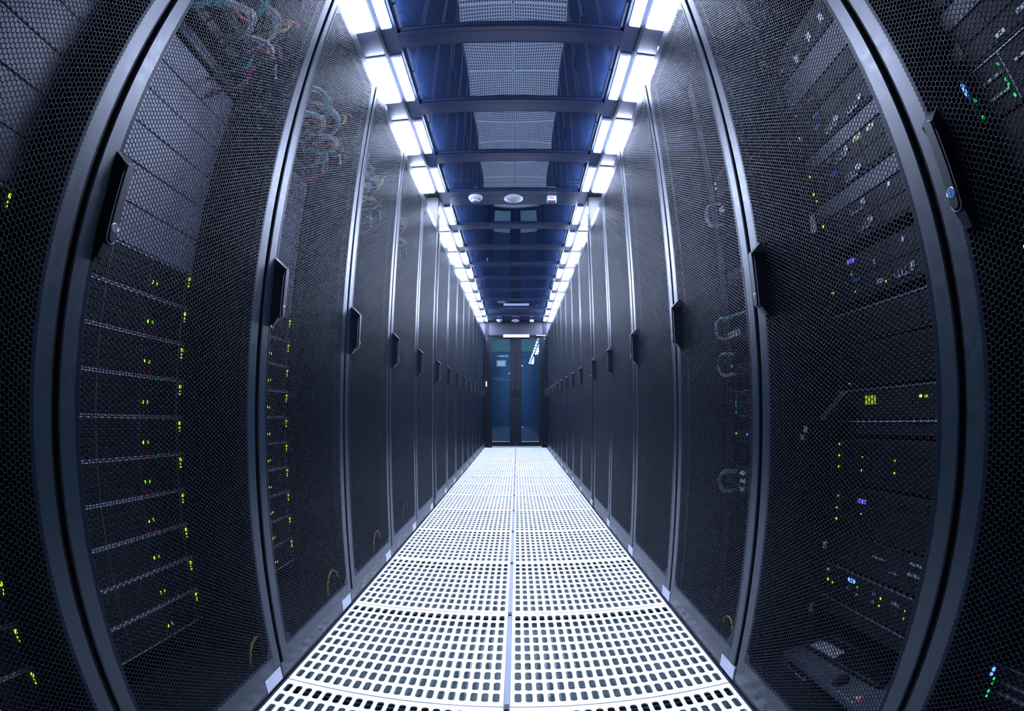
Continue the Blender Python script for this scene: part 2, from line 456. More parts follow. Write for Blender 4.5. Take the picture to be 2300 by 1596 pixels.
# pillars
for s,n in ((-1,'left'),(1,'right')):
    b=MB().box((s*.590,3.380,-.0005),(s*.70,3.444,CZ+.002),0,.004)
    o=b.build('containment_post',M['seal']); box('post_edge',(s*.586,3.434,0),(s*.5898,3.4455,CZ-.13),M['door'],o)
    tag(o,'dark vertical post between the cabinets, %s row'%n,'post','posts halfway down the aisle')

# ------------------------------------------------------------------ ceiling devices
def detectors(y,z,where):
    r=empty('smoke_detector',(-.300,y,z))
    MB().lathe([(.056,0),(.056,-.012),(.050,-.022),(.034,-.030),(.032,-.040),(.026,-.045)],(0,0,0),'z',40).build('detector_head',M['white'],r,False)
    g=MB()
    for a in range(0,360,60):
        A=math.radians(a+8); B=math.radians(a+48); pts=[(.0335*math.cos(A+(B-A)*t/6),.0335*math.sin(A+(B-A)*t/6),-.0335) for t in range(7)]
        g.tube(pts,.0024,6)
    g.build('vent_slot',M['dark'],r)
    tag(r,'white round smoke detector on the ceiling beam '+where,'smoke detector')
    r=empty('ceiling_dome_lamp',(0,y,z))
    MB().lathe([(.050,0),(.050,-.012),(.075,-.018),(.074,-.024),(.050,-.036),(.022,-.046),(.004,-.050)],(0,0,0),'z',44).build('dome_cover',M['offwhite'],r,True)
    tag(r,'white shallow dome fitting at the centre of the beam '+where,'ceiling fitting')
    r=empty('ceiling_sensor',(.300,y,z))
    MB().box((-.037,-.030,-.045),(.037,.030,0),0,.004).build('sensor_housing',M['white'],r)
    d=MB().box((-.018,-.0312,-.030),(.018,-.0302,-.022)); d.build('red_display',M['redlit'],r)['label']='glowing red display'
    tag(r,'white box sensor with red light on the beam '+where,'sensor')
detectors(3.40,CZ-.001,'before the dark pillars')
far=detectors(8.66,CZ-.001,'by the glass doors')

# orange cable tray above the glass, seen through one pane
tr=empty('cable_tray',(0,0,0))
t=MB()
for y in (3.62,3.70,3.80): t.box((-1.2,y,2.66),(1.2,y+.030,2.675))
t.build('tray_rail',M['orange'],tr)
for x in np.arange(-1.2,1.21,.3): MB().box((x-.01,3.62,2.655),(x+.01,3.83,2.66)).build('tray_rung',M['deviceg'],tr)
tag(tr,'orange cable tray crossing above the ceiling glass','cable tray')

# ------------------------------------------------------------------ end wall with glass doors
ew=MB()
ew.box((-1.66,WY,-.05),(-.505,WY+.06,3.05)); ew.box((.505,WY,-.05),(1.66,WY+.06,3.05)); ew.box((-.505,WY,2.125),(.505,WY+.06,3.05))
structure(ew.build('wall_end',M['header']))
fr=MB()
for s in (-1,1):
    fr.box((s*.582,WY-.022,0),(s*.520,WY,2.385),0,.002)
    fr.box((s*.520,WY-.012,0),(s*.492,WY+.055,2.125),0,.002)
fr.box((-.520,WY-.012,2.105),(.520,WY+.055,2.135),0,.002)
fr.box((-.560,WY-.040,0.002),(-.44+.0,WY-.0225,.03),0) ; fr.box((.560,WY-.040,.002),(.50,WY-.0225,.03),0)
frm=structure(fr.build('trim_3',M['frame']))
def leaf(idx,s,rot):
    r=structure(empty('door_%d'%idx,(s*.488,WY+.020,0),rot))
    # local: x runs from hinge (0) to the meeting stile (-s*.47)
    w=.4865; b=MB(); X=lambda t:-s*t
    b.box((X(0),-.02,.03),(X(.046),.02,2.10),0,.003); b.box((X(w-.1075),-.02,.03),(X(w),.02,2.10),0,.003)
    b.box((X(.046),-.02,.03),(X(w-.1075),.02,.115),0,.003); b.box((X(.046),-.02,2.062),(X(w-.1075),.02,2.10),0,.003)
    b.build('door_frame',M['frame'],r)
    g=MB().add([(X(.046),0,.115),(X(w-.1075),0,.115),(X(w-.1075),0,2.062),(X(.046),0,2.062)],[(0,1,2,3) if s<0 else (3,2,1,0)])
    g.box((X(.046),.004,.115),(X(w-.1075),.0045,.1155))
    g.build('glass_pane',M['doorglass'],r)
    box('pane_bead',(X(.046),-.012,.115),(X(w-.1075),-.002,.121),M['offwhite'],r)
    h=MB().tube([(X(w-.042),-.02,.975),(X(w-.042),-.055,.985),(X(w-.042),-.055,1.165),(X(w-.042),-.02,1.175)],.0085,10)
    h.build('pull_handle',M['dark'],r,True)
    k=MB()
    for z in ((1.545,.39) if s>0 else (1.40,)): k.lathe([(.010,0),(.010,-.008)],(X(w-.124) if s>0 else X(w-.115),-.001,z),'y',20)
    k.build('glass_stud',M['white'],r)
    return r
leaf(1,-1,.030)
leaf(2,1,0.004)
ml=empty('magnetic_lock',(.015,WY-.036,2.078))
box('lock_housing',(-.245,-.012,0),(.245,.022,.055),M['offwhite'],ml,.003)
box('lock_light',(.030,-.013,-.0012),(.042,-.006,-.0002),M['ledg'],ml)
tag(ml,'long pale magnetic lock bar above the glass doors','door lock')
dc=MB().box((.40,WY-.035,2.112),(.56,WY-.024,2.120)); dc.box((.40,WY-.060,2.108),(.42,WY-.024,2.124)); dc.box((.54,WY-.036,2.108),(.56,WY-.022,2.124))
tag(dc.build('door_closer_arm',M['rail']),'thin steel closer arm at the top right of the glass doors','door closer')
sw=empty('wall_switch',(-.550,WY-.0225,1.20)); box('switch_plate',(-.013,-.006,-.05),(.013,.0,.05),M['white'],sw,.002); box('switch_button',(-.007,-.009,-.008),(.007,-.006,.03),M['offwhite'],sw,.001)
tag(sw,'small white switch on the post left of the glass doors','switch')
em=MB()
for s in (-1,1):
    for z in (.10,1.22,2.05): em.lathe([(.005,0),(.004,-.003)],(s*.552,WY-.0222,z if s>0 or z!=1.22 else 1.08),'y',12)
em.build('frame_screw',M['rail'],frm)

# outer room with the cooling unit
structure(box('wall_far',(-1.66,11.5,-.05),(1.66,11.6,3.05),M['room']))
ac=empty('cooling_unit',(0,10.36,0))
b=MB(); b.box((-1.3,0,.04),(-.03,.85,2.0),0,.004); b.box((-.02,0,.04),(1.3,.85,2.0),0,.004); b.box((-1.28,.02,0),(1.28,.8,.04))
b.build('unit_cabinet',M['acpaint'],ac)
b=MB(); b.box((-.43,-.008,1.655),(-.215,0,1.805),0,.002); b.build('display_bezel',M['screenframe'],ac)
box('display_screen',(-.405,-.0095,1.675),(-.245,-.0082,1.785),M['screen'],ac)
fc=bpy.data.curves.new('brand_lettering','FONT'); fc.body='CANATAL'; fc.size=.050; fc.extrude=.0008; fc.offset=.0012; fc.align_x='LEFT'; fc.space_character=1.12
fc.materials.append(M['wlab'])
tx=link('lettering_curve',fc); dg=bpy.context.evaluated_depsgraph_get(); tme=bpy.data.meshes.new_from_object(tx.evaluated_get(dg)); bpy.data.objects.remove(tx); tx=link('lettering',tme,ac); tx.location=(-.400,-.002,1.878); tx.rotation_euler=(PI/2,0,0)
sw_=MB()
sw_.tube([(-.424+.018*math.cos(a),-.003,1.896+.014*math.sin(a)) for a in np.linspace(.7,5.4,12)],[.001+.003*math.sin(PI*i/11) for i in range(12)],6)
sw_.build('emblem',M['redlab'],ac)
b=MB(); b.box((-.53,-.006,1.395),(-.27,0,1.41)); b.box((-.45,-.006,1.355),(-.14,0,1.365)); b.build('unit_seam',M['screenframe'],ac)
tag(ac,'dark blue cooling unit with small display beyond the glass doors','cooling unit')

# ------------------------------------------------------------------ equipment inside the cabinets
XE=.785     # plane of the equipment fronts
ORDN=['top','second','third','fourth','fifth','sixth','seventh','eighth','ninth','bottom']
CABN={0:'the nearest left cabinet',1:'the second left cabinet',2:'the third left cabinet',3:'the fourth left cabinet'}
# local frame like the cabinet: +x out to the aisle, origin on equipment front
def make_storage():
    r=empty('storage_server'); H=.0872
    MB().box((0,-.2412,.0005),(-.6,.2412,H-.0005),0,.0015).build('chassis',M['device'],r)
    MB().box((.003,-.2412,H-.0036),(0,.2412,H-.0012)).box((.003,-.2412,.0004),(0,.2412,.0022)).build('edge_strip',M['rail'],r)
    for y in (-.061,.079,.217): MB().box((.0025,y-.0006,.003),(0,y+.0006,H-.004)).build('bay_divider',M['thin'],r)
    g=MB()
    for i in range(3):
        for j in range(4): g.box((.002,-.195+.139*i,.008+.019*j),(0,-.068+.139*i,.0245+.019*j),0,.001)
    g.build('drive_carrier',M['dark'],r)
    e=MB(); e.box((.004,.2285,H-.018),(.0005,.2335,H-.0105)); e.box((.004,.2295,H-.0265),(.0005,.2325,H-.0235)); e.box((.004,.2295,H-.034),(.0005,.2325,H-.031))
    e.build('status_light',M['led'],r)
    MB().box((.0035,.2150+.028,H-.019),(.0005,.2150+.033,H-.008)).build('side_light',M['leddim'],r)
    e=MB(); e.box((.004,.0885,H-.059),(.0005,.0915,H-.052)); e.box((.004,.1060,H-.059),(.0005,.1090,H-.052)); e.build('drive_light',M['led'],r)
    e=MB(); e.box((.004,.0880,H-.083),(.0005,.0935,H-.074)); e.box((.004,.1055,H-.083),(.0005,.1105,H-.074)); e.build('fault_light',M['ledr'],r)
    return r
st=make_storage(); first=True
TOPZ=1.055; PU=.0882
for k in range(4):
    yc=STARTS[k]+.3
    for i in range(10):
        r=st if first else copy_tree(st); first=False
        r.location=(-XE,yc,TOPZ-PU*(i+1))
        tag(r,'black storage server with lime status lights, %s of the stack in %s'%(ORDN[i],CABN[k]),'server','storage servers behind the left doors')
def make_blank():
    r=empty('blank_panel')
    MB().box((0,-.2412,.0014),(-.0015,.2412,.0858),0,.0004).box((-.0016,-.225,.004),(-.012,.225,.006)).build('panel_face',M['blank'],r)
    for s in (-1,1):
        for z in (.012,.075): MB().lathe([(.0035,0),(.003,.001)],(0,s*.2335,z),'x',10).build('panel_screw',M['dark'],r)
    return r
bl=None
for k in range(4):
    yc=STARTS[k]+.3
    for i in range(6):
        r=make_blank() if bl is None else copy_tree(bl); bl=bl or r
        r.location=(-XE,yc,TOPZ+.0005+PU*i)
        tag(r,'plain grey blanking panel, %s from the lowest in %s'%(['first','second','third','fourth','fifth','sixth'][i],CABN[k]),'blanking panel','blanking panels behind the left doors')

# switches and patch cords high in the left cabinets
def make_switch(n=24,tagm='deviceg'):
    r=empty('network_switch')
    MB().box((0,-.2412,0),(-.3,.2412,.042),0,.001).build('chassis',M['device'],r)
    p=MB()
    for i in range(n):
        for j in range(2): 
            y=-.20+.0165*i; z=.006+.017*j; p.box((.001,y,z),(0,y+.0125,z+.011))
    p.build('port_block',M[tagm],r); return r
def cord(name,pts,r,m,label,group,n=7):
    o=MB().tube(spline(pts,8),r,n).build(name,m,None,True); tag(o,label,'cable',group); return o
def bundle(name,pts,rr,m,label,group,cnt,spread):
    mb=MB()
    for c in range(cnt):
        a=2*PI*c/cnt+random.random(); k=spread*random.uniform(.3,1)
        q=[(p[0]+k*math.cos(a)*random.uniform(.6,1.2),p[1]+k*math.sin(a)*random.uniform(.7,1.3),p[2]+k*math.sin(a+1)*random.uniform(.6,1.3)) for p in pts]
        mb.tube(spline(q,6),rr,6)
    o=mb.build(name,m,None,True); tag(o,label,'cable bundle',group); return o
sw0=None
for k in range(1,5):
    y0=STARTS[k]-STARTS[1]; who=CABN.get(k,'the fifth left cabinet')
    for i,z in enumerate((1.60,1.69,1.78,1.87)):
        r=make_switch() if sw0 is None else copy_tree(sw0); sw0=sw0 or r
        r.location=(-XE,STARTS[k]+.3,z)
        tag(r,'black network switch, %s from the bottom in %s'%(['first','second','third','fourth'][i],who),'network switch','network switches high in the left cabinets')
    G='patch cables high in '+who
    d=0 if k==1 else .02*k
    def P(l): return [(-(x),y+y0,z+d*.5) for x,y,z in l]
    bundle('cable_bundle',P([(.78,.50,1.64),(.70,.56,1.665),(.67,.64,1.70),(.67,.71,1.725),(.69,.745,1.70),(.77,.75,1.66)]),.0032,M['wcab'],'upper white patch cable bundle curving across switches in '+who,G,8,.010)
    bundle('cable_bundle',P([(.78,.66,1.80),(.70,.70,1.80),(.66,.78,1.80),(.66,.83,1.78),(.70,.85,1.74),(.77,.84,1.70)]),.0032,M['wcab'],'thick white cable bundle looping down at right in '+who,G,9,.012)
    bundle('cable_bundle',P([(.77,.72,1.69),(.70,.76,1.695),(.66,.82,1.70),(.67,.87,1.69),(.77,.88,1.68)]),.0032,M['wcab'],'short white cable bundle, lowest of the white ones in '+who,G,7,.009)
    bundle('cable_bundle',P([(.77,.60,1.70),(.69,.59,1.67),(.67,.55,1.63),(.68,.50,1.58),(.77,.46,1.55)]),.0022,M['teal'],'teal patch cables falling to the left in '+who,G,9,.014)
    bundle('cable_bundle',P([(.77,.62,1.86),(.68,.66,1.83),(.66,.72,1.80),(.68,.74,1.76),(.77,.76,1.70)]),.0022,M['teal'],'teal patch cables high beside the white bundle in '+who,G,6,.012)
    bundle('cable_bundle',P([(.77,.80,1.66),(.68,.79,1.635),(.66,.775,1.60),(.66,.76,1.565),(.77,.74,1.54)]),.0020,M['teal'],'thin teal pair dropping below the red plugs in '+who,G,4,.008)
    bundle('cable_bundle',P([(.77,.76,1.86),(.70,.74,1.82),(.68,.735,1.78),(.70,.74,1.72)]),.0022,M['bluec'],'dark blue cables hanging at mid height in '+who,G,5,.010)
    cord('red_patch_cable',P([(.77,.62,1.655),(.67,.615,1.66),(.665,.66,1.677),(.665,.71,1.695)]),.0048,M['red'],'red patch cable at the left of the cables in '+who,G)
    cord('red_patch_cable',P([(.77,.81,1.665),(.67,.805,1.67),(.66,.85,1.685),(.66,.885,1.70)]),.0045,M['red'],'red patch cable ending low beside the white tag in '+who,G)
    cord('red_patch_cable',P([(.77,.88,1.745),(.67,.875,1.745),(.66,.90,1.735),(.66,.925,1.71)]),.0042,M['red'],'red patch cable bending down at the right in '+who,G)
    cord('red_patch_cable',P([(.77,.86,1.86),(.67,.87,1.86),(.65,.90,1.875),(.65,.93,1.88)]),.0040,M['red'],'red patch cable highest of all in '+who,G)
    bundle('cable_bundle',P([(.77,.84,1.66),(.69,.83,1.62),(.67,.80,1.58),(.67,.79,1.53),(.77,.76,1.50)]),.0022,M['maroon'],'maroon cables hanging lowest in '+who,G,4,.010)
    bundle('cable_bundle',P([(.77,.90,1.89),(.68,.90,1.88),(.66,.89,1.84),(.67,.86,1.80),(.77,.83,1.78)]),.0026,M['yel'],'yellow cables curving down near the far side of '+who,G,3,.006)
    tg=empty('cable_tag',(-.655,.905+y0,1.655+d*.5)); tg.rotation_euler=(.6,0,0)
    MB().box((0,-.004,-.02),(-.001,.004,.018)).box((.003,-.006,.018),(-.004,.006,.026),0,.001).build('tag_strip',M['wlab'],tg)
    tag(tg,'white hanging cable tag beside the maroon cables in '+who,'cable tag','white tags in the left cabinets')
# yellow loops at the bottom
def loop(x,y,z,R,label,m='yel'):
    pts=[(x-.05*0,y+R*math.cos(a),z+R*1.15*math.sin(a)) for a in np.linspace(.25,4.0,14)]
    s=1 if x>0 else -1
    o=MB().tube(spline(pts,4),.0034,8).build('yellow_cable_loop',M[m],None,True); tag(o,label,'cable','yellow cable loops at the foot of the cabinets')
for k in (1,2,3,4,5):
    loop(-.6105,STARTS[k]+(.545,.545,.492,.452,.425,.42)[k],(.10,.098,.106,.112,.135,.12)[k],.055,'yellow cable loop at the foot of the left row, %s from the camera'%['','second','third','fourth','fifth','sixth'][k]+' cabinet')
loop(.6105,1.112,.108,.034,'yellow cable loop at the foot of the right cabinet third from the camera')

# generic equipment of the right cabinets: features are placed on the real front of each unit
class Unit:
    n=0
    def __init__(s,name,z0,z1,y0,y1,label,cat='server',m='device',x=XE,depth=.55,strip=False,group=None,side=1):
        s.side=side; s.x=x*side; s.r=empty(name,(s.x,(y0+y1)/2,z0)); s.yc=(y0+y1)/2; s.z0=z0
        s.h=z1-z0; s.w=(y1-y0)/2
        s.b(M[m],'chassis',[((0,-s.w,.0006),(depth,s.w,s.h-.0006))],.0012)
        if strip: s.b(M['thin'],'edge_strip',[((-.003,-s.w,s.h-.003),(0,s.w,s.h-.0006))])
        tag(s.r,label,cat,group)
    def b(s,m,name,bxs,ch=0.):
        if len(bxs)>1 and name in ('latch_bar','bay_frame','bay_divider'):
            for q in bxs: s.b(m,name,[q],ch)
            return
        mb=MB()
        for a,b in bxs: mb.box((a[0]*s.side,a[1],a[2]),(b[0]*s.side,b[1],b[2]),0,ch)
        return mb.build(name,m,s.r)
    def sq(s,name,m,pts,w,h,x=-.0035):
        if 'status_light' in name: w*=.8; h*=.8
        for y,z in pts: s.b(m,name,[((x,y-s.yc-w/2,z-s.z0-h/2),(0 if x>-.02 else x+.003,y-s.yc+w/2,z-s.z0+h/2))])
    def handles(s,pts,w=.05,h=.016,t=.0022):
        for y,z in pts:
            Y,Z=y-s.yc,z-s.z0; L=[((-.006,Y-w/2,Z-h/2),(0,Y+w/2,Z-h/2+t))]
            for f in (0,.25,.5,.75,1): L.append(((-.005,Y-w/2+w*f-t/2,Z-h/2),(0,Y-w/2+w*f+t/2,Z+h/2)))
            L.append(((-.007,Y-w/2-.018,Z+.0),(0,Y-w/2-.006,Z+.012)))
            s.b(M['ug'],'carrier_handle',L)
    def carriers(s,nc,nr,m=.006):
        W=(2*s.w-.05)/nc; H=(s.h-2*m)/nr; L=[]
        for i in range(nc):
            for j in range(nr): L.append(((-.002,-s.w+.025+i*W+.001,m+j*H+.001),(0,-s.w+.025+(i+1)*W-.001,m+(j+1)*H-.001)))
        s.b(M['dark'],'drive_carrier',L,.0008)
A,B_=.431,.913
G1='rack units in the right cabinet second from the camera'
C1=' in the second right cabinet'
def blankR(z0,z1,lab,a=A,b=B_,g=G1): 
    u=Unit('blank_panel',z0,z1,a,b,lab,'blanking panel','blankdark',depth=.002,group=g); u.sq('panel_screw',M['dark'],[(a+.008,z0+.012),(b-.008,z0+.012)],.005,.005,-.001)
blankR(1.53,1.618,'grey blanking panel, highest one'+C1)
u=Unit('rack_server',1.622,1.72,A,B_,'black server above the highest blanking panel'+C1,group=G1); u.carriers(4,2); u.sq('status_light',M['led'],[(.88,1.66)],.005,.005); u.sq('paper_tag',M['wlab'],[(.62,1.66),(.70,1.655),(.79,1.64)],.02,.026)
u=Unit('rack_server',1.464,1.527,A,B_,'black server with red bordered tags under the highest blanking panel'+C1,group=G1); u.carriers(4,1); u.sq('red_label',M['redlab'],[(.80,1.50)],.022,.006); u.sq('status_light',M['led'],[(.89,1.50)],.004,.004)
u=Unit('rack_server',1.365,1.461,A,B_,'black server with two blue labels, above the yellow stickers'+C1,group=G1)
u.carriers(4,2); u.handles([(.650,1.382),(.756,1.385)]); u.sq('blue_label',M['bluelab'],[(.802,1.447),(.810,1.415)],.026,.008); u.sq('port_cap',M['wlab'],[(.619,1.392),(.733,1.393)],.011,.011); u.sq('status_light',M['led'],[(.904,1.433),(.920,1.403)],.0045,.0045); u.sq('indicator',M['wlab'],[(.897,1.42)],.004,.012)
blankR(1.324,1.362,'grey blanking panel just above the yellow stickers'+C1)
u=Unit('rack_server',1.226,1.321,A,B_,'black server with yellow stickers, red label and blue latch'+C1,group=G1)
u.carriers(4,2); u.handles([(.759,1.299),(.734,1.238)]); u.sq('yellow_label',M['yellab'],[(.620,1.310),(.677,1.311)],.034,.013); u.sq('red_label',M['redlab'],[(.806,1.312)],.02,.005)
u.sq('blue_label',M['bluelab'],[(.799,1.272)],.026,.008); u.sq('port_cap',M['wlab'],[(.729,1.305),(.709,1.247)],.013,.013); u.sq('status_light',M['led'],[(.905,1.312),(.908,1.262),(.902,1.24)],.0045,.0045)
blankR(1.182,1.223,'grey blanking panel between two servers at chest height'+C1)
u=Unit('rack_server',1.092,1.179,A,B_,'black server with grey latches below the middle blanking panel'+C1,group=G1)
u.carriers(4,2); u.handles([(.751,1.159),(.739,1.114)],.046); u.sq('port_cap',M['ug'],[(.622,1.168),(.723,1.166),(.716,1.120)],.012,.012); u.sq('status_light',M['led'],[(.896,1.168)],.005,.005)
tg=empty('warning_tag',(XE-.03,.905,1.175)); MB().box((0,-.011,-.022),(.001,.011,.022)).build('tag_face',M['wlab'],tg); MB().box((-.0006,-.0125,-.0235),(.0,.0125,.0235)).build('tag_border',M['redlab'],tg)
for c in kids(tg):
    if c.name.startswith('tag_border'): c.location=(.0014,0,0)
box('tag_string',(-.0,-.0005,.022),(.0008,.0005,.05),M['wlab'],tg)
tg.rotation_euler=(.1,0,0); tag(tg,'white tag with red border hanging in front of servers'+C1,'tag')
u=Unit('rack_server',.962,1.066,A,B_,'black server with two blue displays and grey latches'+C1,group=G1)
u.carriers(4,2); u.handles([(.640,.984)]); u.sq('blue_display',M['lcdb'],[(.809,1.053)],.026,.008,-.006); u.sq('blue_label',M['bluelab'],[(.801,1.007)],.026,.008); u.sq('port_cap',M['ug'],[(.619,1.047),(.725,1.028),(.608,.984),(.722,.984),(.712,.984)],.010,.010); u.sq('status_light',M['led'],[(.817,1.024),(.809,.981),(.699,.979),(.903,.999),(.912,.984)][:4],.0045,.0045)
u=Unit('rack_server',.868,.942,A,B_,'plain black server with bright top edge below the blue displays'+C1,group=G1,strip=True); u.carriers(3,2)
u=Unit('rack_server',.772,.865,A,B_,'plain black server above the lime display unit'+C1,group=G1); u.carriers(4,2); u.sq('status_light',M['ledg'],[(.863,.779)],.005,.005)
u=Unit('control_unit',.698,.765,A,B_,'black unit with square lime display'+C1,'control unit',group=G1,strip=True)
u.sq('lime_display',M['lcdy'],[(.788,.740)],.036,.019); u.sq('status_light',M['led'],[(.623,.741),(.607,.740)],.006,.006)
u=Unit('shelf_unit',.664,.696,A,B_,'flat tray unit with bright dashed top edge'+C1,'tray',group=G1,strip=True); u.b(M['rail'],'bright_edge',[((-.004,-s_*0-.24,.028),(0,.24,.031)) for s_ in (1,)])
sg=empty('glass_flap',(XE-.06,.9,.70)); MB().add([(0,.0,.0),(.03,-.06,.062),(.03,-.03,.062),(0,.03,0)],[(0,1,2,3)]).add([(.002,.0,.0),(.032,-.06,.062),(.032,-.03,.062),(.002,.03,0)],[(3,2,1,0)]).build('flap_sheet',M['deviceg'],sg); tag(sg,'small grey slanted flap beside the lime display unit'+C1,'flap')
for i,(y,z) in enumerate(((.925,.683),(.938,.664))):
    t=box('paper_tag',(XE-.115,y-.008,z-.007),(XE-.114,y+.008,z+.007),M['wlab']); t.location=(0,-.02,0); tag(t,'small white paper tag, %s of the pair by the tray'%('upper','lower')[i]+C1,'tag','paper tags by the tray')
u=Unit('rack_server',.552,.655,A,B_,'black server with four columns of lime lights and red label'+C1,group=G1); u.carriers(4,3)
u.sq('status_light',M['led'],[(.905,.640),(.905,.613),(.905,.586),(.814,.614),(.815,.585),(.700,.614),(.700,.588)],.0035,.005); u.sq('red_label',M['ledr'],[(.733,.641)],.022,.003)
u=Unit('rack_server',.436,.545,A,B_,'black server with violet display below the red label server'+C1,group=G1); u.carriers(4,3)
u.sq('violet_display',M['lcdb'],[(.803,.516)],.028,.009,-.006); u.sq('status_light',M['led'],[(.901,.515),(.903,.486),(.900,.459),(.803,.486)],.0035,.005)
u=Unit('rack_server',.350,.432,A,B_,'black server with grey latch bars'+C1,group=G1,m='device'); u.b(M['ug'],'latch_bar',[((-.006,-.11,.062),(0,-.06,.066)),((-.006,-.11,.040),(0,-.06,.044)),((-.006,-.03,.030),(0,.0,.032)),((-.006,.02,.050),(0,.07,.052))])
u.sq('paper_tag',M['wlab'],[(.902,.397)],.014,.018,-.03)
u=Unit('rack_server',.262,.345,A,B_,'black server with blue display and dashed edge near the floor'+C1,group=G1,strip=True); u.carriers(4,2)
u.sq('blue_display',M['ledb'],[(.800,.326)],.028,.008,-.006); u.sq('status_light',M['led'],[(.905,.326),(.900,.300),(.877,.298),(.775,.316),(.774,.297),(.684,.316),(.684,.297),(.595,.314),(.595,.296)],.004,.006); u.sq('port_cap',M['ug'],[(.81,.305),(.71,.319),(.71,.300),(.63,.318),(.64,.318),(.62,.318)],.010,.007)
u=Unit('rack_server',.215,.258,A,B_,'thin black server, lowest above the shelf'+C1,group=G1,strip=True); u.sq('status_light',M['leddim'],[(.75,.245),(.752,.232)],.004,.004)
t=box('warning_tag',(XE-.04,.897,.215),(XE-.039,.911,.242),M['wlab']); tag(t,'small white tag with red edge before the thin server'+C1,'tag'); box('tag_border',(XE-.0385,.895,.213),(XE-.038,.913,.244),M['redlab'],t)
# shelf with laptop and mouse
sh=empty('cabinet_shelf',(0,0,0))
MB().box((.690,.580,.108),(1.25,.908,.112)).box((.690,.437,.108),(1.25,.580,.112)).box((.690,.437,.100),(.692,.908,.108)).build('shelf_plate',M['shelf'],sh)
b=MB()
for y in (.915,.80): b.tube([(.70,y,.098),(.70,y,.07),(.95,y,.07)],.0025,6)
b.tube([(.70,.915,.07),(.70,.80,.07)],.0018,6); b.build('shelf_bracket',M['rail'],sh)
tri=MB().add([(.712,.585,.1126),(.712,.628,.1126),(.748,.6065,.1126)],[(0,1,2)],0).add([(.716,.593,.1130),(.716,.620,.1130),(.738,.6065,.1130)],[(0,1,2)],1)
for i in range(5): tri.box((.700,.600+.014*i,.1122),(.704,.608+.014*i,.1128),1)
tri.build('warning_label',[M['redlab'],M['wlab']],sh)['label']='red bordered warning triangle'
tag(sh,'grey pull-out shelf with warning triangle at the foot'+C1,'shelf')
lt=empty('laptop',(.86,.76,.1125),.12)
MB().box((-.10,-.15,0),(.11,.15,.014),0,.003).build('laptop_base',M['dark'],lt)
ld=MB().box((-.004,-.15,0),(.004,.15,.15),0,.002).build('laptop_lid',M['dark'],lt); ld.location=(.115,0,.014); ld.rotation_euler=(0,1.05,0)
kb=MB()
for i in range(12):
    for j in range(4): kb.box((-.02-.022*0+.024*j,-.135+.0225*i,.0142),(-.002+.024*j,-.117+.0225*i,.0155),0,.0006)
kb.build('keyboard',M['deviceg'],lt); box('laptop_sticker',(-.095,.03,.0141),(-.05,.13,.0146),M['wlab'],lt)
tag(lt,'open black laptop on the grey shelf'+C1,'laptop')
ms=MB(); v=[];f=[]; nu,nv=10,6
for i in range(nv+1):
    for j in range(nu):
        a=2*PI*j/nu; q=PI/2*i/nv; v.append((.73+.028*math.cos(a)*math.cos(q),.690+.018*math.sin(a)*math.cos(q),.1122+.017*math.sin(q)))
for i in range(nv):
    for j in range(nu): f.append((i*nu+j,i*nu+(j+1)%nu,(i+1)*nu+(j+1)%nu,(i+1)*nu+j))
o=ms.add(v,f).build('computer_mouse',M['dark'],None,True); tag(o,'black computer mouse on the shelf in front of the laptop','mouse')

# right cabinet nearest the camera
G0='rack units in the nearest right cabinet'; C0=' in the nearest right cabinet'
a0,b0=STARTS[0]+.059,STARTS[0]+.541
u=Unit('blade_chassis',1.152,1.252,a0,b0,'black blade unit with green lights and bright blue bar'+C0,group=G0,strip=True)
u.b(M['ug'],'bay_frame',[((-.004,s_,.03),(0,s_+.06,.034)) for s_ in (.14,.04,-.06)]+[((-.004,s_,.062),(0,s_+.06,.066)) for s_ in (.14,.04,-.06)]); u.b(M['thin'],'bay_divider',[((-.004,.127,.004),(0,.129,.095)),((-.004,.02,.004),(0,.022,.095))])
u.sq('status_light',M['ledg'],[(.214,1.232),(.214,1.200),(.214,1.190),(.212,1.169),(.308,1.205),(.308,1.170)],.006,.006); u.b(M['ug'],'grip_bar',[((-.03,.232,.004),(-.022,.241,.096))]); u.b(M['ledb'],'blue_light',[((-.034,.234,.052),(-.030,.240,.074))])
u=Unit('rack_server',1.255,1.345,a0,b0,'black server with red bordered tag above the blade unit'+C0,group=G0); u.carriers(4,2); u.sq('warning_tag',M['redlab'],[(.294,1.297)],.034,.032,-.004); u.sq('tag_face',M['wlab'],[(.294,1.297)],.029,.027,-.005); u.b(M['ug'],'latch_bar',[((-.004,.08,.012),(0,.11,.02)),((-.004,.0,.02),(0,.03,.028))])
blankR(1.348,1.390,'grey blanking panel below the highest server'+C0,a0,b0,G0)
u=Unit('rack_server',1.393,1.48,a0,b0,'black server with grey latches and yellow cable above'+C0,group=G0); u.carriers(3,2); u.handles([(.20,1.43),(.10,1.43)])
u=Unit('rack_server',1.055,1.149,a0,b0,'plain black server just under the blade unit'+C0,group=G0); u.carriers(4,2)
u=Unit('blade_chassis',.885,.985,a0,b0,'black unit with four lime lights beside a grey grip bar'+C0,group=G0); u.sq('status_light',M['led'],[(.300,.938),(.300,.928),(.304,.914),(.304,.906)],.006,.007,-.03); u.b(M['ug'],'grip_bar',[((-.03,.214,.01),(-.02,.222,.085))])
u=Unit('rack_server',.60,.70,a0,b0,'plain black server at mid height with dim light'+C0,group=G0); u.carriers(4,2); u.sq('dim_light',M['leddim'],[(.305,.66)],.012,.05)
u=Unit('rack_server',.42,.50,a0,b0,'plain black server between mid height and the lowest unit'+C0,group=G0); u.carriers(4,2)
u=Unit('blade_chassis',.214,.296,a0,b0,'lowest black unit with blue and green lights'+C0,group=G0,strip=True)
